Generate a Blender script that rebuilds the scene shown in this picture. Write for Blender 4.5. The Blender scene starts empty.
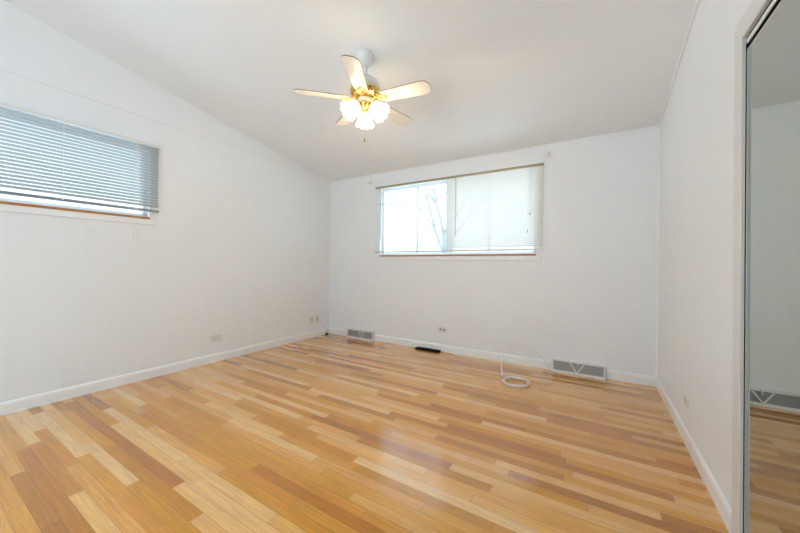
import bpy, bmesh, math, random
from mathutils import Vector, Matrix
random.seed(7)
S = bpy.context.scene
COL = S.collection
PI = math.pi

# ------------------------------------------------------------------ camera
F_PX, YAW, PITCH, ROLL = 318.31, .5508, .0027, -.0094
EYE = Vector((0, 0, 1.1))
cam = bpy.data.cameras.new('camera')
cam.sensor_width = 36.0
cam.lens = F_PX / 800 * 36
cam.shift_y = -2.727 / 800
cam.clip_start = .02
cam.clip_end = 200
cam_ob = bpy.data.objects.new('camera', cam)
COL.objects.link(cam_ob)
r0 = Vector((math.cos(YAW), math.sin(YAW), 0))
d0 = Vector((-math.sin(YAW), math.cos(YAW), 0))
u0 = Vector((0, 0, 1))
fw = d0 * math.cos(PITCH) + u0 * math.sin(PITCH)
u1 = -d0 * math.sin(PITCH) + u0 * math.cos(PITCH)
R = r0 * math.cos(ROLL) - u1 * math.sin(ROLL)
U = r0 * math.sin(ROLL) + u1 * math.cos(ROLL)
M = Matrix((R, U, -fw)).transposed().to_4x4()
M.translation = EYE
cam_ob.matrix_world = M
S.camera = cam_ob

# ------------------------------------------------------------------ sky, lights, exposure
EXPOSURE = 0.35
SKY = 1.25
ZENITH = 3.0
LAMP_W = 6.0
world = bpy.data.worlds.new('overcast_sky')
S.world = world
world.use_nodes = True
bg = world.node_tree.nodes['Background']
bg.inputs[0].default_value = (.71, .87, 1.0, 1)
# overcast sky: the zenith is several times brighter than the horizon
wn, wl = world.node_tree.nodes, world.node_tree.links
w_tc = wn.new('ShaderNodeTexCoord'); w_sp = wn.new('ShaderNodeSeparateXYZ')
wl.new(w_tc.outputs['Generated'], w_sp.inputs[0])
w_mx = wn.new('ShaderNodeMath'); w_mx.operation = 'MAXIMUM'; w_mx.inputs[1].default_value = 0
wl.new(w_sp.outputs[2], w_mx.inputs[0])
w_ma = wn.new('ShaderNodeMath'); w_ma.operation = 'MULTIPLY_ADD'
w_ma.inputs[1].default_value = SKY * ZENITH; w_ma.inputs[2].default_value = SKY
wl.new(w_mx.outputs[0], w_ma.inputs[0]); wl.new(w_ma.outputs[0], bg.inputs[1])
S.view_settings.view_transform = 'Standard'
S.view_settings.look = 'None'
S.view_settings.gamma = 1
S.view_settings.use_curve_mapping = False
S.view_settings.exposure = EXPOSURE
S.cycles.max_bounces = 16
S.cycles.diffuse_bounces = 8
S.cycles.transparent_max_bounces = 24
S.cycles.sample_clamp_indirect = 8
S.cycles.use_denoising = True

# room numbers (metres, camera above the origin)
XL, XR, YB, YN = -3.605, .4924, 3.7364, -1.25
ZC, SL = 2.405, .1654            # ceiling height on the back wall, slope towards the camera
def zceil(y): return ZC + SL * (YB - y)
T = .12
BW = dict(x0=-2.638, x1=-.554, z0=1.213, z1=2.185)     # back window opening
LW = dict(y0=-.78, y1=1.325, z0=1.506, z1=2.185)       # left window opening
CL = dict(y0=-.02, y1=1.760, z1=2.0)                   # closet opening
FILL_OPENING = dict(x0=-2.9, x1=-.4, z1=2.4)                  # unseen opening added behind the camera to let fill light in

def portal(name, loc, rot, w, h):
    l = bpy.data.lights.new(name, 'AREA')
    l.shape = 'RECTANGLE'; l.size = w; l.size_y = h
    l.cycles.is_portal = True
    o = bpy.data.objects.new(name, l); COL.objects.link(o)
    o.location = loc; o.rotation_euler = rot
portal('sky_portal_back', ((BW['x0']+BW['x1'])/2, YB+T+.03, (BW['z0']+BW['z1'])/2), (-PI/2, 0, 0), BW['x1']-BW['x0'], BW['z1']-BW['z0'])
portal('sky_portal_left', (XL-T-.03, (LW['y0']+LW['y1'])/2, (LW['z0']+LW['z1'])/2), (0, -PI/2, 0), LW['z1']-LW['z0'], LW['y1']-LW['y0'])
portal('sky_portal_fill_opening', ((FILL_OPENING['x0']+FILL_OPENING['x1'])/2, YN-T-.03, FILL_OPENING['z1']/2), (PI/2, 0, 0), FILL_OPENING['x1']-FILL_OPENING['x0'], FILL_OPENING['z1'])

# ------------------------------------------------------------------ materials
def mat(name, color=(.8, .8, .8), rough=.5, metal=0., spec=.5, noise=0., nscale=20., bump=0., trans=0.):
    m = bpy.data.materials.new(name); m.use_nodes = True
    nt = m.node_tree; b = nt.nodes['Principled BSDF']
    b.inputs['Base Color'].default_value = (*color, 1)
    b.inputs['Roughness'].default_value = rough
    b.inputs['Metallic'].default_value = metal
    b.inputs['Specular IOR Level'].default_value = spec
    tc = nt.nodes.new('ShaderNodeTexCoord')
    nz = nt.nodes.new('ShaderNodeTexNoise')
    nz.inputs['Scale'].default_value = nscale
    nz.inputs['Detail'].default_value = 4
    nt.links.new(tc.outputs['Object'], nz.inputs['Vector'])
    rp = nt.nodes.new('ShaderNodeMapRange')
    rp.inputs['To Min'].default_value = 1 - noise; rp.inputs['To Max'].default_value = 1 + noise
    nt.links.new(nz.outputs['Fac'], rp.inputs['Value'])
    mx = nt.nodes.new('ShaderNodeVectorMath'); mx.operation = 'SCALE'
    mx.inputs[0].default_value = color
    nt.links.new(rp.outputs[0], mx.inputs['Scale'])
    nt.links.new(mx.outputs[0], b.inputs['Base Color'])
    if bump:
        bp = nt.nodes.new('ShaderNodeBump'); bp.inputs['Strength'].default_value = bump
        bp.inputs['Distance'].default_value = .002
        nt.links.new(nz.outputs['Fac'], bp.inputs['Height'])
        nt.links.new(bp.outputs[0], b.inputs['Normal'])
    if trans:
        out = nt.nodes['Material Output']
        tr = nt.nodes.new('ShaderNodeBsdfTranslucent')
        nt.links.new(mx.outputs[0], tr.inputs['Color'])
        ms = nt.nodes.new('ShaderNodeMixShader'); ms.inputs[0].default_value = trans
        nt.links.new(b.outputs[0], ms.inputs[1]); nt.links.new(tr.outputs[0], ms.inputs[2])
        nt.links.new(ms.outputs[0], out.inputs['Surface'])
    return m

def panel_wall(name, color, axis, offset):
    """painted wall panelling: vertical V-grooves at irregular spacing inside a 40.4 cm repeat"""
    m = bpy.data.materials.new(name); m.use_nodes = True
    nt = m.node_tree; N = nt.nodes; L = nt.links; b = N['Principled BSDF']
    b.inputs['Roughness'].default_value = .42
    b.inputs['Specular IOR Level'].default_value = .4
    tc = N.new('ShaderNodeTexCoord'); sp = N.new('ShaderNodeSeparateXYZ')
    L.new(tc.outputs['Object'], sp.inputs[0])
    def math_(op, a, v=None, w=None):
        n = N.new('ShaderNodeMath'); n.operation = op
        for i, q in enumerate((a, v, w)):
            if q is None: continue
            if isinstance(q, (int, float)): n.inputs[i].default_value = q
            else: L.new(q, n.inputs[i])
        return n.outputs[0]
    c = sp.outputs[axis]
    total = None
    for off in (0., .154, .283):
        d = math_('PINGPONG', math_('SUBTRACT', c, offset + off), .202)    # distance to groove
        g = math_('SMOOTH_MIN', math_('DIVIDE', d, .0035), 1.0, .2)
        total = g if total is None else math_('MINIMUM', total, g)
    nz = N.new('ShaderNodeTexNoise'); nz.inputs['Scale'].default_value = 60; nz.inputs['Detail'].default_value = 3
    L.new(tc.outputs['Object'], nz.inputs['Vector'])
    hgt = math_('ADD', total, math_('MULTIPLY', nz.outputs['Fac'], .10))
    bp = N.new('ShaderNodeBump'); bp.inputs['Strength'].default_value = .35; bp.inputs['Distance'].default_value = .0015
    L.new(hgt, bp.inputs['Height']); L.new(bp.outputs[0], b.inputs['Normal'])
    n2 = N.new('ShaderNodeTexNoise'); n2.inputs['Scale'].default_value = 1.6; n2.inputs['Detail'].default_value = 5
    L.new(tc.outputs['Object'], n2.inputs['Vector'])
    rp = N.new('ShaderNodeMapRange'); rp.inputs['To Min'].default_value = .975; rp.inputs['To Max'].default_value = 1.025
    L.new(n2.outputs['Fac'], rp.inputs['Value'])
    sc = N.new('ShaderNodeVectorMath'); sc.operation = 'SCALE'; sc.inputs[0].default_value = color
    L.new(rp.outputs[0], sc.inputs['Scale']); L.new(sc.outputs[0], b.inputs['Base Color'])
    return m

def oak_floor():
    m = bpy.data.materials.new('oak_strip_floor'); m.use_nodes = True
    nt = m.node_tree; N = nt.nodes; L = nt.links; b = N['Principled BSDF']
    def math_(op, a, v=None, w=None):
        n = N.new('ShaderNodeMath'); n.operation = op
        for i, q in enumerate((a, v, w)):
            if q is None: continue
            if isinstance(q, (int, float)): n.inputs[i].default_value = q
            else: L.new(q, n.inputs[i])
        return n.outputs[0]
    tc = N.new('ShaderNodeTexCoord'); sp = N.new('ShaderNodeSeparateXYZ')
    L.new(tc.outputs['Object'], sp.inputs[0])
    X, Y = sp.outputs[0], sp.outputs[1]
    W = .0572
    rowf = math_('DIVIDE', math_('SUBTRACT', Y, .0045), W)
    row = math_('FLOOR', rowf)
    dy = math_('PINGPONG', rowf, .5)                      # 0 at the seam
    w1 = math_('ADD', math_('MULTIPLY', X, 1.2), math_('MULTIPLY', row, 37.31))
    def vor(feature):
        v = N.new('ShaderNodeTexVoronoi'); v.voronoi_dimensions = '1D'; v.feature = feature
        v.inputs['Scale'].default_value = 1.0; v.inputs['Randomness'].default_value = .9
        L.new(w1, v.inputs['W']); return v
    v = vor('F1'); ve = vor('DISTANCE_TO_EDGE')
    sc = N.new('ShaderNodeSeparateColor'); L.new(v.outputs['Color'], sc.inputs[0])
    r1, r2, r3 = sc.outputs[0], sc.outputs[1], sc.outputs[2]
    ramp = N.new('ShaderNodeValToRGB'); ramp.color_ramp.interpolation = 'LINEAR'
    stops = [(0, (.43, .190, .060)), (.14, (.53, .255, .088)), (.30, (.65, .345, .132)), (.55, (.73, .420, .185)),
             (.78, (.80, .500, .245)), (1, (.87, .620, .365))]
    el = ramp.color_ramp.elements
    while len(el) < len(stops): el.new(.5)
    for e, (p, c) in zip(el, stops): e.position = p; e.color = (*c, 1)
    L.new(r1, ramp.inputs[0])
    # grain, stretched along the board, shifted per board
    cb = N.new('ShaderNodeCombineXYZ')
    L.new(math_('ADD', math_('MULTIPLY', X, 3.2), math_('MULTIPLY', r2, 50)), cb.inputs[0])
    L.new(math_('ADD', math_('MULTIPLY', Y, 95), math_('MULTIPLY', r3, 90)), cb.inputs[1])
    g = N.new('ShaderNodeTexNoise'); g.inputs['Scale'].default_value = 1; g.inputs['Detail'].default_value = 6
    g.inputs['Roughness'].default_value = .62; g.inputs['Distortion'].default_value = .6
    L.new(cb.outputs[0], g.inputs['Vector'])
    cb2 = N.new('ShaderNodeCombineXYZ')
    L.new(math_('ADD', math_('MULTIPLY', X, 14), math_('MULTIPLY', r3, 40)), cb2.inputs[0])
    L.new(math_('MULTIPLY', Y, 420), cb2.inputs[1])
    g2 = N.new('ShaderNodeTexNoise'); g2.inputs['Scale'].default_value = 1; g2.inputs['Detail'].default_value = 2
    L.new(cb2.outputs[0], g2.inputs['Vector'])
    f1 = N.new('ShaderNodeMapRange'); f1.inputs['From Min'].default_value = .3; f1.inputs['From Max'].default_value = .7
    f1.inputs['To Min'].default_value = .76; f1.inputs['To Max'].default_value = 1.17
    L.new(g.outputs['Fac'], f1.inputs['Value'])
    f2 = N.new('ShaderNodeMapRange'); f2.inputs['From Min'].default_value = .3; f2.inputs['From Max'].default_value = .7
    f2.inputs['To Min'].default_value = .90; f2.inputs['To Max'].default_value = 1.07
    L.new(g2.outputs['Fac'], f2.inputs['Value'])
    # seams
    s1 = N.new('ShaderNodeMapRange'); s1.inputs['From Min'].default_value = .004; s1.inputs['From Max'].default_value = .03
    s1.inputs['To Min'].default_value = .55; s1.inputs['To Max'].default_value = 1
    L.new(dy, s1.inputs['Value'])
    s2 = N.new('ShaderNodeMapRange'); s2.inputs['From Min'].default_value = .0006; s2.inputs['From Max'].default_value = .0024
    s2.inputs['To Min'].default_value = .5; s2.inputs['To Max'].default_value = 1
    L.new(ve.outputs['Distance'], s2.inputs['Value'])
    seam = math_('MINIMUM', s1.outputs[0], s2.outputs[0])
    k = math_('MULTIPLY', math_('MULTIPLY', f1.outputs[0], f2.outputs[0]), seam)
    mul = N.new('ShaderNodeVectorMath'); mul.operation = 'SCALE'
    L.new(ramp.outputs[0], mul.inputs[0]); L.new(k, mul.inputs['Scale'])
    hsv = N.new('ShaderNodeHueSaturation')
    hs = N.new('ShaderNodeMapRange'); hs.inputs['To Min'].default_value = .494; hs.inputs['To Max'].default_value = .503
    L.new(r3, hs.inputs['Value']); L.new(hs.outputs[0], hsv.inputs['Hue'])
    hsv.inputs['Saturation'].default_value = FLOOR_SAT; hsv.inputs['Value'].default_value = FLOOR_VAL
    L.new(mul.outputs[0], hsv.inputs['Color']); L.new(hsv.outputs[0], b.inputs['Base Color'])
    n3 = N.new('ShaderNodeTexNoise'); n3.inputs['Scale'].default_value = 7; n3.inputs['Detail'].default_value = 3
    L.new(tc.outputs['Object'], n3.inputs['Vector'])
    rr = N.new('ShaderNodeMapRange'); rr.inputs['To Min'].default_value = .17; rr.inputs['To Max'].default_value = .25
    L.new(n3.outputs['Fac'], rr.inputs['Value']); L.new(rr.outputs[0], b.inputs['Roughness'])
    b.inputs['Specular IOR Level'].default_value = .5
    b.inputs['Coat Weight'].default_value = .8; b.inputs['Coat IOR'].default_value = 1.55; b.inputs['Coat Roughness'].default_value = .12
    bp = N.new('ShaderNodeBump'); bp.inputs['Strength'].default_value = .25; bp.inputs['Distance'].default_value = .0008
    L.new(math_('ADD', seam, math_('MULTIPLY', r2, .25)), bp.inputs['Height']); L.new(bp.outputs[0], b.inputs['Normal'])
    return m
FLOOR_SAT, FLOOR_VAL = 1.26, .96

WALLC = (.845, .875, .895)
m_wall_x = panel_wall('painted_panel_side', WALLC, 1, .070)
m_wall_y = panel_wall('painted_panel_back', WALLC, 0, .087 - 8 * .404)
m_ceil = mat('ceiling_paint', (.855, .885, .90), .75, noise=.015, nscale=3, bump=.05)
m_floor = oak_floor()
m_trim = mat('trim_paint', (.88, .89, .89), .32, noise=.015, nscale=8)
m_casing = mat('casing_paint', (.74, .735, .71), .32, noise=.02, nscale=8)
m_wood = mat('bare_wood', (.47, .21, .07), .5, noise=.25, nscale=35)
m_vinyl = mat('window_vinyl', (.82, .84, .85), .35)
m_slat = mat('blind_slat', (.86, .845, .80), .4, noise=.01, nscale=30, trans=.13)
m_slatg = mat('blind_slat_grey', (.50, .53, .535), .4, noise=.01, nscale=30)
m_rail = mat('blind_rail_white', (.78, .79, .78), .35)
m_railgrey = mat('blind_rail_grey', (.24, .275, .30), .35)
m_railgold = mat('blind_rail_tan', (.40, .33, .20), .35)
m_cord = mat('cord_white', (.80, .80, .76), .6)
m_wand = mat('clear_plastic_wand', (.45, .47, .46), .15)
m_tassel = mat('tassel_grey', (.28, .27, .25), .4)
m_plate = mat('plate_ivory', (.76, .75, .71), .3)
m_dark = mat('dark_slot', (.03, .03, .03), .5)
m_slot = mat('outlet_face_grey', (.42, .41, .39), .4)
m_grey = mat('register_mesh_grey', (.44, .435, .425), .45, metal=.0, noise=.2, nscale=300)
m_ventw = mat('register_white', (.80, .80, .78), .35)
m_black = mat('black_metal_and_gap_shade', (.004, .004, .004), .7, spec=.15)  # black metal; also paints the shade in the closet door gaps
m_cable = mat('cable_white', (.78, .765, .71), .45)
m_fanw = mat('fan_white_enamel', (.80, .80, .78), .25)
m_blade = mat('fan_blade_whitewash', (.86, .85, .81), .3, noise=.03, nscale=12)
m_edge = mat('fan_blade_edge', (.33, .24, .14), .5)
m_brass = mat('polished_brass', (.85, .58, .20), .18, metal=1.0, noise=.08, nscale=40)
m_chrome = mat('satin_aluminium', (.66, .66, .62), .3, metal=.6)
m_mirror = mat('mirror_silver', (.52, .555, .525), .015, metal=1.0)
m_smudge = mat('mirror_smudge', (.8, .82, .8), .6)
m_jamb = mat('jamb_paint', (.72, .71, .67), .35)
m_closet = mat('closet_paint', (.6, .6, .58), .6)
m_bark = mat('bark', (.30, .31, .33), .9, noise=.2, nscale=15)
m_ground = mat('bounce_ground', (.82, .84, .86), .9, noise=.03, nscale=2)  # unseen ground, whitened to bounce skylight up to the ceiling
m_bracket = mat('bracket_white', (.84, .83, .80), .35)

def glass_mat():
    m = bpy.data.materials.new('window_glass'); m.use_nodes = True
    nt = m.node_tree; nt.nodes.remove(nt.nodes['Principled BSDF'])
    out = nt.nodes['Material Output']
    tr = nt.nodes.new('ShaderNodeBsdfTransparent'); tr.inputs[0].default_value = (.95, .97, .97, 1)
    gl = nt.nodes.new('ShaderNodeBsdfGlossy'); gl.inputs['Roughness'].default_value = .02
    mx = nt.nodes.new('ShaderNodeMixShader'); mx.inputs[0].default_value = .06
    nt.links.new(tr.outputs[0], mx.inputs[1]); nt.links.new(gl.outputs[0], mx.inputs[2])
    nt.links.new(mx.outputs[0], out.inputs['Surface'])
    return m
m_glass = glass_mat()

def shade_mat():
    m = bpy.data.materials.new('frosted_shade_glass'); m.use_nodes = True
    nt = m.node_tree; b = nt.nodes['Principled BSDF']; out = nt.nodes['Material Output']
    b.inputs['Base Color'].default_value = (.92, .91, .88, 1); b.inputs['Roughness'].default_value = .2
    tl = nt.nodes.new('ShaderNodeBsdfTranslucent'); tl.inputs[0].default_value = (.97, .95, .90, 1)
    tr = nt.nodes.new('ShaderNodeBsdfTransparent'); tr.inputs[0].default_value = (.97, .95, .90, 1)
    a = nt.nodes.new('ShaderNodeMixShader'); a.inputs[0].default_value = .6
    nt.links.new(b.outputs[0], a.inputs[1]); nt.links.new(tl.outputs[0], a.inputs[2])
    c = nt.nodes.new('ShaderNodeMixShader'); c.inputs[0].default_value = .22
    nt.links.new(a.outputs[0], c.inputs[1]); nt.links.new(tr.outputs[0], c.inputs[2])
    nt.links.new(c.outputs[0], out.inputs['Surface'])
    return m
m_shade = shade_mat()

def bulb_mat():
    m = bpy.data.materials.new('glowing_bulb'); m.use_nodes = True
    b = m.node_tree.nodes['Principled BSDF']
    b.inputs['Emission Color'].default_value = (1, .80, .52, 1)
    b.inputs['Emission Strength'].default_value = 18
    return m
m_bulb = bulb_mat()

# ------------------------------------------------------------------ mesh helpers
def box(bm, x0, x1, y0, y1, z0, z1):
    v = [bm.verts.new(p) for p in ((x0,y0,z0),(x1,y0,z0),(x1,y1,z0),(x0,y1,z0),(x0,y0,z1),(x1,y0,z1),(x1,y1,z1),(x0,y1,z1))]
    for f in ((3,2,1,0),(4,5,6,7),(0,1,5,4),(1,2,6,5),(2,3,7,6),(3,0,4,7)): bm.faces.new([v[i] for i in f])
    return v
def prism(bm, poly, axis, a, b):
    """extrude a 2D polygon along axis 0/1/2 from a to b; poly in the two other axes in order"""
    def p3(q, t):
        q = list(q); q.insert(axis, t); return q
    A = [bm.verts.new(p3(q, a)) for q in poly]; B = [bm.verts.new(p3(q, b)) for q in poly]
    n = len(poly)
    bm.faces.new(A[::-1]); bm.faces.new(B)
    for i in range(n): bm.faces.new((A[i], A[(i+1) % n], B[(i+1) % n], B[i]))
def tube(bm, pts, r, seg=8, caps=True, radii=None):
    pts = [Vector(p) for p in pts]; rings = []
    up = Vector((0, 0, 1)); prev = None
    for i, p in enumerate(pts):
        t = (pts[min(i+1, len(pts)-1)] - pts[max(i-1, 0)]).normalized()
        if prev is None:
            a = t.cross(up)
            if a.length < .1: a = t.cross(Vector((1, 0, 0)))
            a.normalize()
        else:
            a = prev - t * prev.dot(t)
            if a.length < 1e-5: a = t.cross(Vector((.3, 1, 0)))
            a.normalize()
        prev = a; b = t.cross(a)
        rr = radii[i] if radii else r
        rings.append([bm.verts.new(p + (a*math.cos(2*PI*k/seg) + b*math.sin(2*PI*k/seg))*rr) for k in range(seg)])
    for A, B in zip(rings, rings[1:]):
        for k in range(seg): bm.faces.new((A[k], A[(k+1) % seg], B[(k+1) % seg], B[k]))
    if caps: bm.faces.new(rings[0][::-1]); bm.faces.new(rings[-1])
def lathe(bm, prof, seg=32, mx=None, ruffle=None):
    """prof: list of (r, z); ruffle(k, i) -> extra radius / z"""
    rings = []
    for i, (r, z) in enumerate(prof):
        ring = []
        for k in range(seg):
            a = 2*PI*k/seg; rr, zz = r, z
            if ruffle:
                er, ez = ruffle(a, i); rr += er; zz += ez
            q = Vector((rr*math.cos(a), rr*math.sin(a), zz))
            ring.append(bm.verts.new(mx @ q if mx else q))
        rings.append(ring)
    for A, B in zip(rings, rings[1:]):
        for k in range(seg): bm.faces.new((A[k], A[(k+1) % seg], B[(k+1) % seg], B[k]))
    return rings
def cap(bm, ring, flip=False): bm.faces.new(ring[::-1] if flip else ring)
def ell(bm, c, r, mx=None, seg=12):
    """small ellipsoid"""
    c = Vector(c)
    prof = []
    res = bmesh.ops.create_uvsphere(bm, u_segments=seg, v_segments=max(6, seg//2), radius=1)
    for v in res['verts']:
        v.co = Vector((v.co.x*r[0], v.co.y*r[1], v.co.z*r[2])) + c
        if mx: v.co = mx @ v.co
def obj(name, bm, m, parent=None, smooth=False, bevel=0., seg=2, recalc=True):
    if recalc: bmesh.ops.recalc_face_normals(bm, faces=bm.faces)
    me = bpy.data.meshes.new(name); bm.to_mesh(me); bm.free()
    o = bpy.data.objects.new(name, me); COL.objects.link(o)
    me.materials.append(m)
    if smooth:
        for p in me.polygons: p.use_smooth = True
    if bevel:
        b = o.modifiers.new('bevel', 'BEVEL'); b.width = bevel; b.segments = seg; b.limit_method = 'ANGLE'; b.angle_limit = .6
    if parent: o.parent = parent
    return o
def struct(name, bm, m, parent=None, **kw):
    o = obj(name, bm, m, parent, **kw)
    if not parent: o['kind'] = 'structure'
    return o
def empty(name, loc=(0, 0, 0), rot=(0, 0, 0)):
    o = bpy.data.objects.new(name, None); COL.objects.link(o)
    o.empty_display_size = .05; o.location = loc; o.rotation_euler = rot
    return o
def thing(name, label, cat, loc=(0, 0, 0), rot=(0, 0, 0), group=None):
    o = empty(name, loc, rot); return tag(o, label, cat, group)
def tag(o, label, cat, group=None):
    o['label'] = label; o['category'] = cat
    if group: o['group'] = group
    return o
BM = bmesh.new

# ------------------------------------------------------------------ the room shell
bm = BM(); box(bm, XL-T, XR+.75, YN-T, YB+T, -.1, 0); struct('floor', bm, m_floor)
bm = BM()
prism(bm, [(YN-T, zceil(YN-T)), (YB+T, zceil(YB+T)), (YB+T, zceil(YB+T)+.15), (YN-T, zceil(YN-T)+.15)], 0, XL-T, XR+.75)
struct('ceiling', bm, m_ceil)

def wall_with_hole(a0, a1, top, h0, h1, z0, z1, axis, t0, t1):
    """wall in plane (a, z) from a0..a1 with a hole h0..h1 x z0..z1; top(a) gives its height"""
    bm = BM()
    e = .02
    P = lambda q0, q1, zz: prism(bm, [(q0, zz), (q1, zz), (q1, top(q1)+e), (q0, top(q0)+e)], axis, t0, t1)
    if z0 > 0: prism(bm, [(h0, 0), (h1, 0), (h1, z0), (h0, z0)], axis, t0, t1)
    P(a0, h0, 0); P(h1, a1, 0); P(h0, h1, z1)
    return bm
struct('wall_left', wall_with_hole(YN-T, YB+T, zceil, LW['y0'], LW['y1'], LW['z0'], LW['z1'], 0, XL-T, XL), m_wall_x)
struct('wall_back', wall_with_hole(XL, XR, lambda x: ZC, BW['x0'], BW['x1'], BW['z0'], BW['z1'], 1, YB, YB+T), m_wall_y)
struct('wall_right', wall_with_hole(YN-T, YB+T, zceil, CL['y0'], CL['y1'], 0, CL['z1'], 0, XR, XR+.10), m_wall_x)
struct('wall_near', wall_with_hole(XL, XR, lambda x: zceil(YN), FILL_OPENING['x0'], FILL_OPENING['x1'], 0, FILL_OPENING['z1'], 1, YN-T, YN), m_wall_y)
bm = BM()   # closet interior behind the mirror doors
box(bm, XR+.70, XR+.75, CL['y0']-.1, CL['y1']+.1, 0, 2.4)
box(bm, XR+.10, XR+.70, CL['y0']-.1, CL['y0']-.05, 0, 2.4)
box(bm, XR+.10, XR+.70, CL['y1']+.05, CL['y1']+.1, 0, 2.4)
struct('wall_closet', bm, m_closet)

# baseboards: ogee-topped profile (depth from wall, height)
def base_prof(h=.09, d=.013): return [(0, 0), (d, 0), (d, h*.72), (d*.85, h*.86), (d*.45, h*.97), (0, h)]
def base_run(name, runs):
    bm = BM()
    for wall, a0, a1 in runs:
        pr = base_prof()
        if wall == 'left': prism(bm, [(XL+d, z) for d, z in pr] , 1, a0, a1)
        elif wall == 'right': prism(bm, [(XR-d, z) for d, z in pr], 1, a0, a1)
        elif wall == 'back': prism(bm, [(YB-d, z) for d, z in pr], 0, a0, a1)
        else: prism(bm, [(YN+d, z) for d, z in pr], 0, a0, a1)
    struct(name, bm, m_trim)
base_run('baseboard_left', [('left', YN, YB)])
base_run('baseboard_back', [('back', XL+.013, -3.225), ('back', -2.725, -.388), ('back', .092, XR-.013)])
base_run('baseboard_right', [('right', 1.837, YB), ('right', YN, CL['y0']-.08)])
base_run('baseboard_near', [('near', XL+.013, FILL_OPENING['x0']-.08), ('near', FILL_OPENING['x1']+.08, XR-.013)])

# trims: gable panel lip on the left wall, coves, corner beads
bm = BM(); ys = YB - (2.4575 - ZC) / SL
prism(bm, [(YN, 2.4575), (ys, 2.4575), (YN, zceil(YN))], 0, XL, XL+.009)
struct('trim_1', bm, m_wall_x)
bm = BM()
prism(bm, [(YN, zceil(YN)-.026), (YB, ZC-.026), (YB, ZC), (YN, zceil(YN))], 0, XR-.014, XR)
struct('trim_2', bm, m_trim, bevel=.004)
bm = BM(); box(bm, XL, XR, YB-.007, YB, ZC-.012, ZC+.001); struct('trim_3', bm, m_wall_y)
bm = BM(); prism(bm, [(XR, YB), (XR-.016, YB), (XR-.0113, YB-.0113), (XR, YB-.016)], 2, .09, ZC); struct('trim_4', bm, m_trim)
bm = BM(); prism(bm, [(XL, YB), (XL+.012, YB), (XL, YB-.012)], 2, .09, ZC); struct('trim_5', bm, m_wall_y)

# ------------------------------------------------------------------ windows
def window(name, w, h, depth_out, bars, loc, rotz, ap0, ap1, wood0, wood1):
    """local x along the wall, -y into the room, z up from the opening's bottom; origin at its left bottom corner on the wall face"""
    root = empty(name, loc, (0, 0, rotz)); root['kind'] = 'structure'
    bm = BM(); f = .035; y0, y1 = .055, .115
    box(bm, 0, w, y0, y1, .019, f+.015); box(bm, 0, w, y0, y1, h-f, h)
    box(bm, 0, f, y0, y1, f, h-f); box(bm, w-f, w, y0, y1, f, h-f)
    obj('window_frame', bm, m_vinyl, root, bevel=.003)
    xs = [f] + [b for b, _ in bars] + [w-f]
    for b, bw in bars:
        bm = BM(); box(bm, b-bw/2, b+bw/2, y0+.005, y1-.01, f+.015, h-f); obj('mullion', bm, m_vinyl, root, bevel=.003)
    for a, b in zip(xs, xs[1:]):
        bm = BM(); box(bm, a, b, .083, .087, f, h-f); obj('pane', bm, m_glass, root)
    bm = BM(); box(bm, 0, w, -.004, y1, 0, .019); s = obj('sill', bm, m_trim, root)
    bm = BM(); box(bm, wood0, wood1, -.009, -.004, -.001, .0195); t = obj('sill_edge', bm, m_wood, root); t['label'] = 'bare brown wood front edge of the window sill'
    bm = BM(); box(bm, ap0, ap1, -.012, 0, -.052, -.0015); obj('apron', bm, m_trim, root, bevel=.004)
    return root
bw = BW['x1']-BW['x0']
window('window_2', bw, BW['z1']-BW['z0'], T, [(BW_x - BW['x0'], s) for BW_x, s in ((-2.06, .03), (-1.595, .10), (-1.09, .03))],
       (BW['x0'], YB, BW['z0']), 0, -.03, bw+.05, .0, bw)
lw = LW['y1']-LW['y0']
window('window_1', lw, LW['z1']-LW['z0'], T, [(lw*.36, .08)],
       (XL, LW['y0'], LW['z0']), PI/2, -.04, lw+.04, .0, lw)

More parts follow.
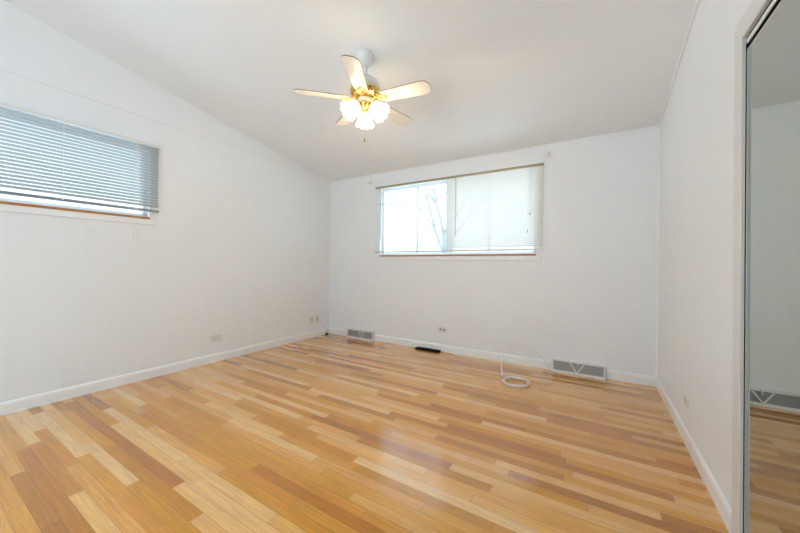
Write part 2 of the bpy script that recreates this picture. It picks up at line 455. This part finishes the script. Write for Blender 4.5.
# ------------------------------------------------------------------ blinds
def blind(label, loc, rotz, w, drop, pitch, tilt, ladders, wand=None, cords=(), rail=None, head=None, slat_w=.025, rail_h=.012, group=None, sm=None, tm=None):
    """origin at the middle of the headrail's lower edge; local -y into the room"""
    root = thing('venetian_blind', label, 'blind', loc, (0, 0, rotz), group)
    bm = BM(); box(bm, -w/2, w/2, -.013, .013, 0, .025); obj('headrail', bm, head or m_rail, root, bevel=.002)
    bm = BM(); n = int((drop - .012) / pitch)
    for i in range(n):
        zc = -pitch * (i + .6)
        pts = []
        for k in range(5):
            u = (k/4 - .5) * slat_w; cr = .0022 * (1 - (2*k/4 - 1)**2)
            y = u*math.cos(tilt) - cr*math.sin(tilt); z = u*math.sin(tilt) + cr*math.cos(tilt)
            pts.append((y, z + zc))
        jx = random.uniform(-.0012, .0012)
        A = [bm.verts.new((-w/2+.003+jx, y, z)) for y, z in pts]; B = [bm.verts.new((w/2-.003+jx, y, z)) for y, z in pts]
        for k in range(4): bm.faces.new((A[k], B[k], B[k+1], A[k+1]))
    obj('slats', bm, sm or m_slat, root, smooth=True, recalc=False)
    bm = BM(); box(bm, -w/2, w/2, -.012, .012, -drop-rail_h, -drop); br = obj('bottom_rail', bm, rail or m_rail, root, bevel=.002)
    for lx in ladders:
        bm = BM()
        for y in (-slat_w/2-.001, slat_w/2+.001): tube(bm, [(lx, y, 0), (lx, y, -drop)], .0011, 5)
        obj('ladder_cord', bm, m_cord, root)
        bm = BM(); box(bm, lx-.007, lx+.007, -.0145, -.012, -drop-.011, -drop+.003); obj('rail_button', bm, m_cord, br)
    if wand:
        wx, wl = wand
        bm = BM(); tube(bm, [(wx, -.020, -.004), (wx, -.022, -wl)], .0035, 6); wo = obj('tilt_wand', bm, m_wand, root, smooth=True)
        bm = BM(); tube(bm, [(wx, -.010, .008), (wx, -.020, .006), (wx, -.020, -.006)], .002, 6); obj('wand_hook', bm, m_wand, wo)
    for cx_, cl, dx in cords:
        bm = BM(); tube(bm, [(cx_, -.017, -.002), (cx_+dx*.4, -.019, -cl*.5), (cx_+dx, -.019, -cl)], .0012, 5); c = obj('lift_cord', bm, m_cord, root)
        bm = BM(); tube(bm, [(cx_+dx, -.019, -cl+.006), (cx_+dx, -.019, -cl-.006), (cx_+dx, -.019, -cl-.028)], .005, 8, radii=[.002, .004, .0055]); obj('tassel', bm, tm or m_tassel, c)
    return root
YBL = YB - .030
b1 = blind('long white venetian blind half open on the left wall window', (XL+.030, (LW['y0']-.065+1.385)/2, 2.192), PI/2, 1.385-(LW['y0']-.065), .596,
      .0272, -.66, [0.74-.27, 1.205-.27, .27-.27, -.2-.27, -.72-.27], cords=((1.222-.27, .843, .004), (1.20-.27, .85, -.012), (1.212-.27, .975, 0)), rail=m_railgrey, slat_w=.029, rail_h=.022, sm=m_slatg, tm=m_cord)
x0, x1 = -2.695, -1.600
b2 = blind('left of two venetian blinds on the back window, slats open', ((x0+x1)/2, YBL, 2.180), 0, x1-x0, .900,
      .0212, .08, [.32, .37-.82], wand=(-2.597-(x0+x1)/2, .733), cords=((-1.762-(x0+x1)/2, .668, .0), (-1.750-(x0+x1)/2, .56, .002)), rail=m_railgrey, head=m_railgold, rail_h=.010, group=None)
x0, x1 = -1.597, -.480
b3 = blind('right of two venetian blinds on the back window, slats nearly closed', ((x0+x1)/2, YBL, 2.180), 0, x1-x0, .892,
      .0212, -.70, [.43, -.45, 0.], wand=(-1.470-(x0+x1)/2, .722), cords=((-.634-(x0+x1)/2, .69, .0), (-.618-(x0+x1)/2, .50, .006)), rail=m_rail, head=m_railgold, rail_h=.018)
# one bent slat sticking out of the left blind
bm = BM()
ptsb = [(-.62, -.016, -.235), (-.45, -.018, -.236), (-.2, -.018, -.237), (.02, -.016, -.238)]
for k in range(3):
    a, b = ptsb[k], ptsb[k+1]
    box(bm, a[0], b[0], a[1]-.0006, a[1]+.0006, a[2]-.006, a[2]+.006)
t = obj('bent_slat', bm, m_rail, b2); t['label'] = 'bent white slat sticking out at the left edge'

# curtain rod brackets above the window corners
def bracket(label, x, z):
    root = thing('curtain_rod_bracket', label, 'bracket', (x, YB, z))
    bm = BM(); box(bm, -.012, .012, -.003, 0, -.028, .028); obj('back_plate', bm, m_bracket, root, bevel=.002)
    bm = BM(); tube(bm, [(0, -.002, 0), (0, -.03, .002), (0, -.055, .004)], .007, 8); obj('arm', bm, m_bracket, root, smooth=True)
    bm = BM()
    tube(bm, [(0, -.055+.018*math.cos(a), .006+.018*math.sin(a)) for a in [PI*(1.0+.12*i) for i in range(10)]], .005, 6)
    box(bm, -.034, .020, -.066, -.042, -.018, .026)
    obj('rod_cup', bm, m_bracket, root, bevel=.002)
    return root
bracket('small white curtain rod bracket above the window, nearest the left corner', -2.795, 2.285)
bracket('small white curtain rod bracket above the right end of the window', -.445, 2.285)

# ------------------------------------------------------------------ closet: casing, jamb, track, mirror doors
root = empty('door_1', (XR, 0, 0)); root['kind'] = 'structure'
bm = BM(); y1, z1 = CL['y1'], CL['z1']
cw = .076
prism(bm, [(y1, 0), (y1+cw, 0), (y1+cw, z1+cw+.01), (y1, z1)], 0, -.010, 0)
prism(bm, [(y1, z1), (y1+cw, z1+cw+.01), (CL['y0']-cw, z1+cw+.01), (CL['y0'], z1)], 0, -.010, 0)
prism(bm, [(CL['y0'], 0), (CL['y0'], z1), (CL['y0']-cw, z1+cw+.01), (CL['y0']-cw, 0)], 0, -.010, 0)
obj('casing', bm, m_casing, root, bevel=.004)
bm = BM()
box(bm, -.0095, -.004, y1-.002, y1, 0, z1); box(bm, -.003, .002, y1-.002, y1, 0, z1)
box(bm, .085, .10, y1-.012, y1, 0, z1)
box(bm, -.0125, .10, CL['y0'], CL['y0']+.008, 0, z1)
obj('jamb', bm, m_jamb, root, bevel=.001)
bm = BM()
box(bm, .001, .007, CL['y0']+.01, y1-.008, z1-.030, z1-.014)
box(bm, .009, .075, CL['y0']+.01, y1-.008, z1-.006, z1-.0005)
obj('track_fascia', bm, m_trim, root, bevel=.002)
bm = BM(); box(bm, .002, .060, CL['y0']+.01, y1-.008, z1-.014, z1-.006); box(bm, .010, .030, CL['y0']+.01, y1-.008, z1-.046, z1-.014); box(bm, .002, .030, y1-.0026, y1-.002, .01, z1-.014)  # solid black boxes painted in for the shade of the track recess and jamb gap
t = obj('track_gap_shade', bm, m_black, root); t['label'] = 'black strips painted as the shaded gap around the mirror door and its top track'
bm = BM(); box(bm, .008, .075, CL['y0']+.01, y1-.008, 0, .007); obj('floor_track', bm, m_chrome, root)

def mirror_door(label, y0, y1, xf):
    root = thing('mirror_door', label, 'mirror door', (XR+xf, (y0+y1)/2, .009))
    h = (CL['z1'] - .022 if xf > .03 else CL['z1'] - .048) - .009; w = y1 - y0
    bm = BM(); s = .008
    box(bm, 0, .022, -w/2, -w/2+s, 0, h); box(bm, 0, .022, w/2-s, w/2, 0, h)
    obj('stile', bm, m_chrome, root, bevel=.003)
    bm = BM(); box(bm, 0, .022, -w/2+s, w/2-s, 0, .022); box(bm, 0, .022, -w/2+s, w/2-s, h-s, h); obj('rail', bm, m_chrome, root, bevel=.003)
    bm = BM(); box(bm, .001, .010, -w/2+s, w/2-s, .022, h-s); mi = obj('mirror_pane', bm, m_mirror, root)
    bm = BM(); box(bm, .0101, .018, -w/2+s, w/2-s, .022, h-s); obj('backing_board', bm, m_closet, root)
    return root, h, w
md, mh, mw = mirror_door('tall framed mirror sliding closet door nearest the back wall', .83, 1.757, .004)
mirror_door('second mirror sliding door on the inner track of the closet', -.006, .87, .040)

# ------------------------------------------------------------------ ceiling fan
FX, FY = -1.513, 1.930
FZ = zceil(FY)
fan = thing('ceiling_fan', 'white and brass five blade ceiling fan with three lit glass shades', 'ceiling fan', (FX, FY, FZ))
zl = lambda z: z + .0125 - FZ
tilt = Matrix.Rotation(-math.atan(SL), 4, 'X')
bm = BM(); rg = lathe(bm, [(.0, 0), (.066, 0), (.067, -.012), (.066, -.03), (.06, -.055), (.045, -.075), (.018, -.082), (.0, -.082)], 36, tilt)
obj('canopy', bm, m_fanw, fan, smooth=True)
bm = BM(); tube(bm, [(0, 0, -.07), (0, 0, zl(2.50))], .013, 14); obj('downrod', bm, m_fanw, fan, smooth=True)
bm = BM(); lathe(bm, [(0, zl(2.515)), (.03, zl(2.513)), (.075, zl(2.502)), (.104, zl(2.478)), (.112, zl(2.45)), (.112, zl(2.415)), (0, zl(2.415))], 40)
obj('motor_housing', bm, m_fanw, fan, smooth=True)
bm = BM(); lathe(bm, [(.112, zl(2.4149)), (.118, zl(2.412)), (.118, zl(2.402)), (.108, zl(2.392)), (.095, zl(2.37)), (.07, zl(2.358)), (0, zl(2.356))], 40)
bb = obj('motor_band', bm, m_brass, fan, smooth=True); bb['label'] = 'polished brass lower band of the motor'
for k in range(10):
    a = 2*PI*k/10 + .2
    bm = BM(); ell(bm, (.098*math.cos(a), .098*math.sin(a), zl(2.381)), (.010, .010, .006), None, 8)
    obj('vent_slot', bm, m_dark, bb)
bm = BM(); lathe(bm, [(0, zl(2.358)), (.045, zl(2.356)), (.05, zl(2.352)), (.05, zl(2.335)), (.042, zl(2.327)), (0, zl(2.325))], 32)
sh = obj('switch_housing', bm, m_fanw, fan, smooth=True)
bm = BM(); lathe(bm, [(0, zl(2.3255)), (.036, zl(2.325)), (.044, zl(2.316)), (.038, zl(2.302)), (.018, zl(2.290)), (.012, zl(2.274)), (0, zl(2.266))], 32)
fit = obj('light_fitter', bm, m_brass, fan, smooth=True)

BLZ = zl(2.345)
def blade_outline():
    r0, r1 = .142, .518; w0, w1 = .052, .064
    pts = [(r0, -w0*.8), (r0+.015, -w0), (r1-.055, -w1), (r1-.02, -w1*.86), (r1, -w1*.45), (r1, w1*.45), (r1-.02, w1*.86), (r1-.055, w1), (r0+.015, w0), (r0, w0*.8)]
    return pts
def blade(ang, pitch):
    mx = Matrix.Translation((0, 0, BLZ)) @ Matrix.Rotation(ang, 4, 'Z') @ Matrix.Rotation(pitch, 4, 'X')
    bm = BM(); prism(bm, blade_outline(), 2, -.003, .003)
    bmesh.ops.transform(bm, matrix=mx, verts=bm.verts)
    b = obj('fan_blade', bm, m_blade, fan)
    bm = BM()   # edge banding
    o = blade_outline(); n = len(o); t = .0012
    A = [bm.verts.new((x*1.0 + (t if x > .3 else -t), y*(1+t/.06), -.0034)) for x, y in o]; B = [bm.verts.new((v.co.x, v.co.y, .0034)) for v in A]
    for i in range(n): bm.faces.new((A[i], A[(i+1) % n], B[(i+1) % n], B[i]))
    bmesh.ops.transform(bm, matrix=mx, verts=bm.verts)
    e = obj('edge_band', bm, m_edge, b); e['label'] = 'thin brown edge of the blade'
    # ornate brass iron: neck, scrolled fork, plate with three screws
    bm = BM()
    mz = Matrix.Translation((0, 0, BLZ)) @ Matrix.Rotation(ang, 4, 'Z')
    tube(bm, [(.06, 0, .020), (.09, 0, .012), (.115, 0, -.004), (.135, 0, -.008)], .009, 8, radii=[.012, .010, .008, .008])
    for s in (-1, 1):
        tube(bm, [(.105, 0, -.002), (.120, s*.018, -.006), (.137, s*.031, -.008), (.158, s*.034, -.008), (.172, s*.024, -.008), (.166, s*.010, -.008), (.154, s*.012, -.008)], .006, 7)
    tube(bm, [(.135, 0, -.008), (.182, 0, -.008)], .006, 8)
    for q in ((.160, .028), (.160, -.028), (.185, 0)): ell(bm, (q[0], q[1], -.010), (.009, .009, .006), None, 8)
    bmesh.ops.transform(bm, matrix=mz, verts=bm.verts)
    obj('blade_iron', bm, m_brass, fan, smooth=True)
for k in range(5): blade(math.radians(9 + 72*k), math.radians(-13))

# three tulip shades with ruffled rims
def shade(ang):
    tiltdown = math.radians(42)       # angle of the axis below horizontal
    ax = Vector((math.cos(ang)*math.cos(tiltdown), math.sin(ang)*math.cos(tiltdown), -math.sin(tiltdown)))
    org = Vector((math.cos(ang)*.044, math.sin(ang)*.044, zl(2.308)))
    q = ax.to_track_quat('Z', 'Y').to_matrix().to_4x4()
    mx = Matrix.Translation(org) @ q
    bm = BM(); lathe(bm, [(0, -.012), (.010, -.010), (.012, .012), (.022, .016), (.024, .030), (.021, .036), (0, .036)], 24, mx); s = obj('socket', bm, m_brass, fan, smooth=True)
    bm = BM()
    prof = [(.020, .030), (.030, .034), (.044, .048), (.051, .068), (.053, .090), (.056, .110), (.065, .128), (.073, .136)]
    n = len(prof)
    def ruffle(a, i):
        t = max(0, (i - 3) / (n - 4)); return (.0045*t*t*math.cos(10*a), .004*t*t*math.sin(10*a + 1.2))
    outer = lathe(bm, prof, 80, mx, ruffle)
    g = obj('glass_shade', bm, m_shade, fan, smooth=True)
    sd = g.modifiers.new('solid', 'SOLIDIFY'); sd.thickness = .0025; sd.offset = -1
    bm = BM(); lathe(bm, [(0, .036), (.011, .040), (.013, .052), (.024, .072), (.026, .085), (.020, .100), (.008, .107), (0, .108)], 20, mx); b = obj('light_bulb', bm, m_bulb, g, smooth=True)
    l = bpy.data.lights.new('bulb_light', 'POINT'); l.energy = LAMP_W; l.color = (1, .77, .50); l.shadow_soft_size = .022
    lo = bpy.data.objects.new('bulb_light', l); COL.objects.link(lo); lo.parent = fan; lo.location = mx @ Vector((0, 0, .118))
for a in (8, 128, 248): shade(math.radians(a))
# pull chain hanging from the fitter
bm = BM(); z = zl(2.236)
z = zl(2.27); tube(bm, [(0, 0, zl(2.275)), (0, 0, zl(2.058))], .0011, 6)
while z > zl(2.060): ell(bm, (0, 0, z), (.0018, .0018, .0018), None, 6); z -= .006
pc = obj('pull_chain', bm, m_chrome, fan)
bm = BM(); lathe(bm, [(0, zl(2.060)), (.004, zl(2.058)), (.0085, zl(2.042)), (.0085, zl(2.032)), (.004, zl(2.027)), (0, zl(2.026))], 14); obj('chain_fob', bm, m_edge, pc, smooth=True)

# ------------------------------------------------------------------ registers
def register(label, xc, w, h, apex, spread, loc_y=YB, dark_right=False):
    root = thing('baseboard_register', label, 'vent', (xc, loc_y, 0))
    d0_, d1_ = .055, .034      # depth at foot and at top
    bm = BM(); e = .021
    def face_y(z): return -(d0_ + (d1_-d0_)*z/h)
    # rim of four bars following the sloped face, closed ends and top
    def bar(x0, x1, z0, z1):
        prism(bm, [(face_y(z0), z0), (face_y(z0)+.006, z0), (face_y(z1)+.006, z1), (face_y(z1), z1)], 0, x0, x1)
    bar(-w/2, w/2, 0, e); bar(-w/2, w/2, h-e*.8, h); bar(-w/2, -w/2+e*.8, e, h-e*.8); bar(w/2-e*.8, w/2, e, h-e*.8)
    for s in (-w/2, w/2-.003): prism(bm, [(0, 0), (face_y(0), 0), (face_y(h), h), (0, h)], 0, s, s+.003)
    box(bm, -w/2, w/2, face_y(h), 0, h-.003, h)
    obj('frame', bm, m_ventw, root)
    bm = BM()    # louvred mesh face
    prism(bm, [(face_y(e)+.010, e*.5), (face_y(e)+.014, e*.5), (face_y(h)+.014, h-.004), (face_y(h)+.010, h-.004)], 0, -w/2+.004, w/2-.004)
    n = 46
    for i in range(n):
        x = -w/2 + e + (w-2*e)*(i+.5)/n
        prism(bm, [(face_y(e)+.006, e), (face_y(e)+.0099, e), (face_y(h-e)+.0099, h-e*.8), (face_y(h-e)+.006, h-e*.8)], 0, x-.0014, x+.0014)
    obj('grille', bm, m_grey, root)
    bm = BM()
    za, zt = e*.8, h-e*.6
    for s in (-1, 1):
        x0_, x1_ = apex, apex + s*spread
        t = .006
        y0_, y1_ = face_y(za), face_y(zt)
        v = [bm.verts.new(p) for p in ((x0_-t, y0_, za), (x0_+t, y0_, za), (x1_+t, y1_, zt), (x1_-t, y1_, zt),
                                       (x0_-t, y0_+.006, za), (x0_+t, y0_+.006, za), (x1_+t, y1_+.006, zt), (x1_-t, y1_+.006, zt))]
        for f in ((0,1,2,3),(7,6,5,4),(0,4,5,1),(1,5,6,2),(2,6,7,3),(3,7,4,0)): bm.faces.new([v[i] for i in f])
    obj('v_brace', bm, m_ventw, root)
    bm = BM(); box(bm, apex-.004+.006, apex+.004+.006, face_y(h*.8)-.012, face_y(h*.8)+.006, h*.68, h-.008); obj('damper_lever', bm, m_ventw, root, bevel=.001)
    return root
register('white baseboard register with V brace beside the coiled white cable', -.148, .478, .128, -.006, .068)
register('white baseboard register with V brace nearest the left corner of the back wall', -2.955, .492, .130, .026, .055)

# black floor register against the baseboard
root = thing('floor_register', 'narrow black metal floor register against the back baseboard', 'vent', (-1.832, YB-.054, 0))
bm = BM(); box(bm, -.166, .166, -.040, -.032, .0002, .020); box(bm, -.166, .166, .032, .040, .0002, .020); box(bm, -.166, -.156, -.032, .032, .0002, .020); box(bm, .156, .166, -.032, .032, .0002, .020)
obj('frame', bm, m_black, root, bevel=.001)
bm = BM(); box(bm, -.156, .156, -.032, .032, .0002, .0018)
for i in range(24): box(bm, -.152+i*.0129, -.147+i*.0129, -.032, .032, .0018, .019)
obj('louvres', bm, m_black, root)

# ------------------------------------------------------------------ outlets and jacks
def plate_local(w, h): 
    bm = BM(); box(bm, -w/2, w/2, -.005, 0, -h/2, h/2); return bm
def outlet(label, loc, rotz, cat='outlet', sock=None):
    root = thing('wall_outlet', label, cat, loc, (0, 0, rotz))
    obj('cover_plate', plate_local(.118, .074), m_plate, root, bevel=.002)
    for s in (-1, 1):
        bm = BM(); lathe(bm, [(0, -.0065), (.0155, -.0065), (.0165, -.0052)], 20, Matrix.Rotation(-PI/2, 4, 'X') @ Matrix.Translation((0, 0, 0)))
        for v in bm.verts: v.co = Vector((v.co.x + s*.0235, -abs(v.co.y) if True else 0, v.co.z))
        f = obj('socket_face', bm, sock or m_slot, root)
        bm = BM()
        for dz in (-.006, .006): box(bm, s*.0235-.006, s*.0235+.003, -.0072, -.0064, dz-.0012, dz+.0012)
        ell(bm, (s*.0235+.009, -.0066, 0), (.0024, .0008, .0024), None, 8)
        obj('slot', bm, m_dark, f)
    bm = BM(); ell(bm, (0, -.0055, 0), (.003, .0012, .003), None, 8); obj('screw', bm, m_chrome, root)
    return root
outlet('white outlet set sideways low on the left wall', (XL, 1.960, .262), PI/2, sock=m_plate)
outlet('white outlet with dark sockets low on the back wall', (-1.652, YB, .279), 0)
outlet('white outlet low on the right wall near the back corner', (XR, 2.640, .266), -PI/2, sock=m_plate)
def jack(label, y, dark):
    root = thing('wall_jack', label, 'cable jack', (XL, y, .266), (0, 0, PI/2))
    obj('cover_plate', plate_local(.070, .114), m_plate, root, bevel=.002)
    bm = BM()
    if dark: box(bm, -.011, .011, -.0072, -.005, -.002, .020); box(bm, -.008, .008, -.0072, -.005, -.032, -.020)
    else: lathe(bm, [(0, .012), (.006, .012), (.008, .005), (.011, .005), (.011, .001)], 12, Matrix.Rotation(PI/2, 4, 'X'))
    obj('port', bm, m_dark, root)
    for dz in (-.045, .045):
        bm = BM(); ell(bm, (0, -.0054, dz), (.0032, .0012, .0032), None, 8); obj('screw', bm, m_slot, root)
    return root
jack('upright jack plate with one round port on the left wall', 3.365, False)
jack('upright phone jack plate with square port, closest to the left corner', 3.472, True)

# ------------------------------------------------------------------ cables
def curve_pts(ctrl, n=10):
    P = [Vector(p) for p in ctrl]; out = []
    for i in range(len(P)-1):
        a, b, c, d = P[max(i-1, 0)], P[i], P[i+1], P[min(i+2, len(P)-1)]
        for k in range(n):
            t = k/n
            out.append(.5*((2*b) + (c-a)*t + (2*a-5*b+4*c-d)*t*t + (3*b-a-3*c+d)*t**3))
    out.append(P[-1]); return out
cr = .0048
cx, cy = -.628, 3.115
ctrl = []
for i in range(0, 4*12 - 4):
    a = PI*1.06 + i*2*PI/12
    lvl = i/12
    rad = (1.0, .90, 1.04, .95)[int(lvl)] + .03*math.sin(i*1.3)
    ctrl.append((cx + .112*rad*math.cos(a) , cy + .118*rad*math.sin(a), cr + .0003 + .0040*lvl + .002*(1+math.sin(i*2.1))))
# the tail leaves the coil, springs up before the wall and drops beside the register
ctrl += [(-.752, 3.165, .028), (-.790, 3.26, .024), (-.818, 3.35, .048), (-.838, 3.45, .120), (-.824, 3.52, .180), (-.786, 3.58, .222), (-.721, 3.62, .244),
         (-.636, 3.655, .221), (-.538, 3.68, .180), (-.471, 3.695, .118), (-.420, 3.70, .045), (-.408, 3.702, .0065)]
bm = BM(); tube(bm, curve_pts(ctrl, 6), cr, 8)
tag(obj('coaxial_cable', bm, m_cable, None, smooth=True), 'white cable coiled on the floor with its tail arching up to the baseboard register', 'cable')
# thin wire from the jack into the corner, with a small black plug on the floor
root = thing('phone_wire', 'thin grey wire from the jack down to a black plug in the left corner', 'wire', (XL+.02, 3.66, 0))
off = Vector((XL+.02, 3.66, 0))
bm = BM(); tube(bm, [Vector(p)-off for p in curve_pts([(XL+.010, 3.500, .255), (XL+.012, 3.545, .21), (XL+.013, 3.61, .137), (XL+.019, 3.672, .06), (XL+.024, 3.690, .022), (XL+.026, 3.665, .012)], 6)], .0018, 6)
obj('cord', bm, m_wand, root, smooth=True)
bm = BM(); box(bm, -.004, .022, -.036, .012, .0005, .022); obj('plug', bm, m_black, root, bevel=.004)

# nail marks left in the back wall's paint
for i, (x, z) in enumerate([(-.195, .275)]):
    bm = BM(); ell(bm, (0, 0, 0), (.004, .0012, .004), None, 8); o = obj('nail', bm, m_slot, None); o.location = (x, YB, z)
    tag(o, 'tiny nail in the back wall above the baseboard register', 'nail')

# ------------------------------------------------------------------ made-up opening behind the camera, unseen, there for fill light
root = empty('fill_opening', (FILL_OPENING['x0'], YN, 0)); root['kind'] = 'structure'
bm = BM(); w = FILL_OPENING['x1']-FILL_OPENING['x0']
box(bm, -.07, 0, 0, .014, 0, FILL_OPENING['z1']+.07); box(bm, w, w+.07, 0, .014, 0, FILL_OPENING['z1']+.07); box(bm, 0, w, 0, .014, FILL_OPENING['z1'], FILL_OPENING['z1']+.07)
obj('casing', bm, m_trim, root, bevel=.003)

# ------------------------------------------------------------------ outdoors
bm = BM(); box(bm, -40, 40, -40, 40, -.5, -.4); struct('ground', bm, m_ground)
def bare_tree(label, x, y, h):
    root = thing('bare_tree', label, 'tree', (x, y, -.4))
    trunk, twigs = BM(), BM()
    rnd = random.Random(11)
    def grow(p, d, L_, r, lvl, bm_):
        pts = [p]; q = p.copy(); dd = d.copy()
        for i in range(4):
            dd = (dd + Vector((rnd.uniform(-.14, .14), rnd.uniform(-.14, .14), rnd.uniform(-.02, .14)))).normalized()
            q = q + dd*L_/4; pts.append(q.copy())
        tube(bm_, pts, r, 6, radii=[r*(1-.12*i) for i in range(5)])
        if lvl < 4:
            for i in range(3 if lvl else 5):
                k = rnd.choice((2, 3, 4)) if lvl else rnd.choice((3, 4))
                nd = (dd + Vector((rnd.uniform(-.9, .9), rnd.uniform(-.9, .9), rnd.uniform(-.1, .6)))).normalized()
                grow(pts[k], nd, L_*rnd.uniform(.55, .75), r*.5, lvl+1, twigs)
    grow(Vector((0, 0, 0)), Vector((0, 0, 1)), h, .09, 0, trunk)
    obj('trunk', trunk, m_bark, root, smooth=True); obj('branches', twigs, m_bark, root, smooth=True)
bare_tree('bare tree outside the back window, seen through the left blind', -3.6, 8.4, 2.4)
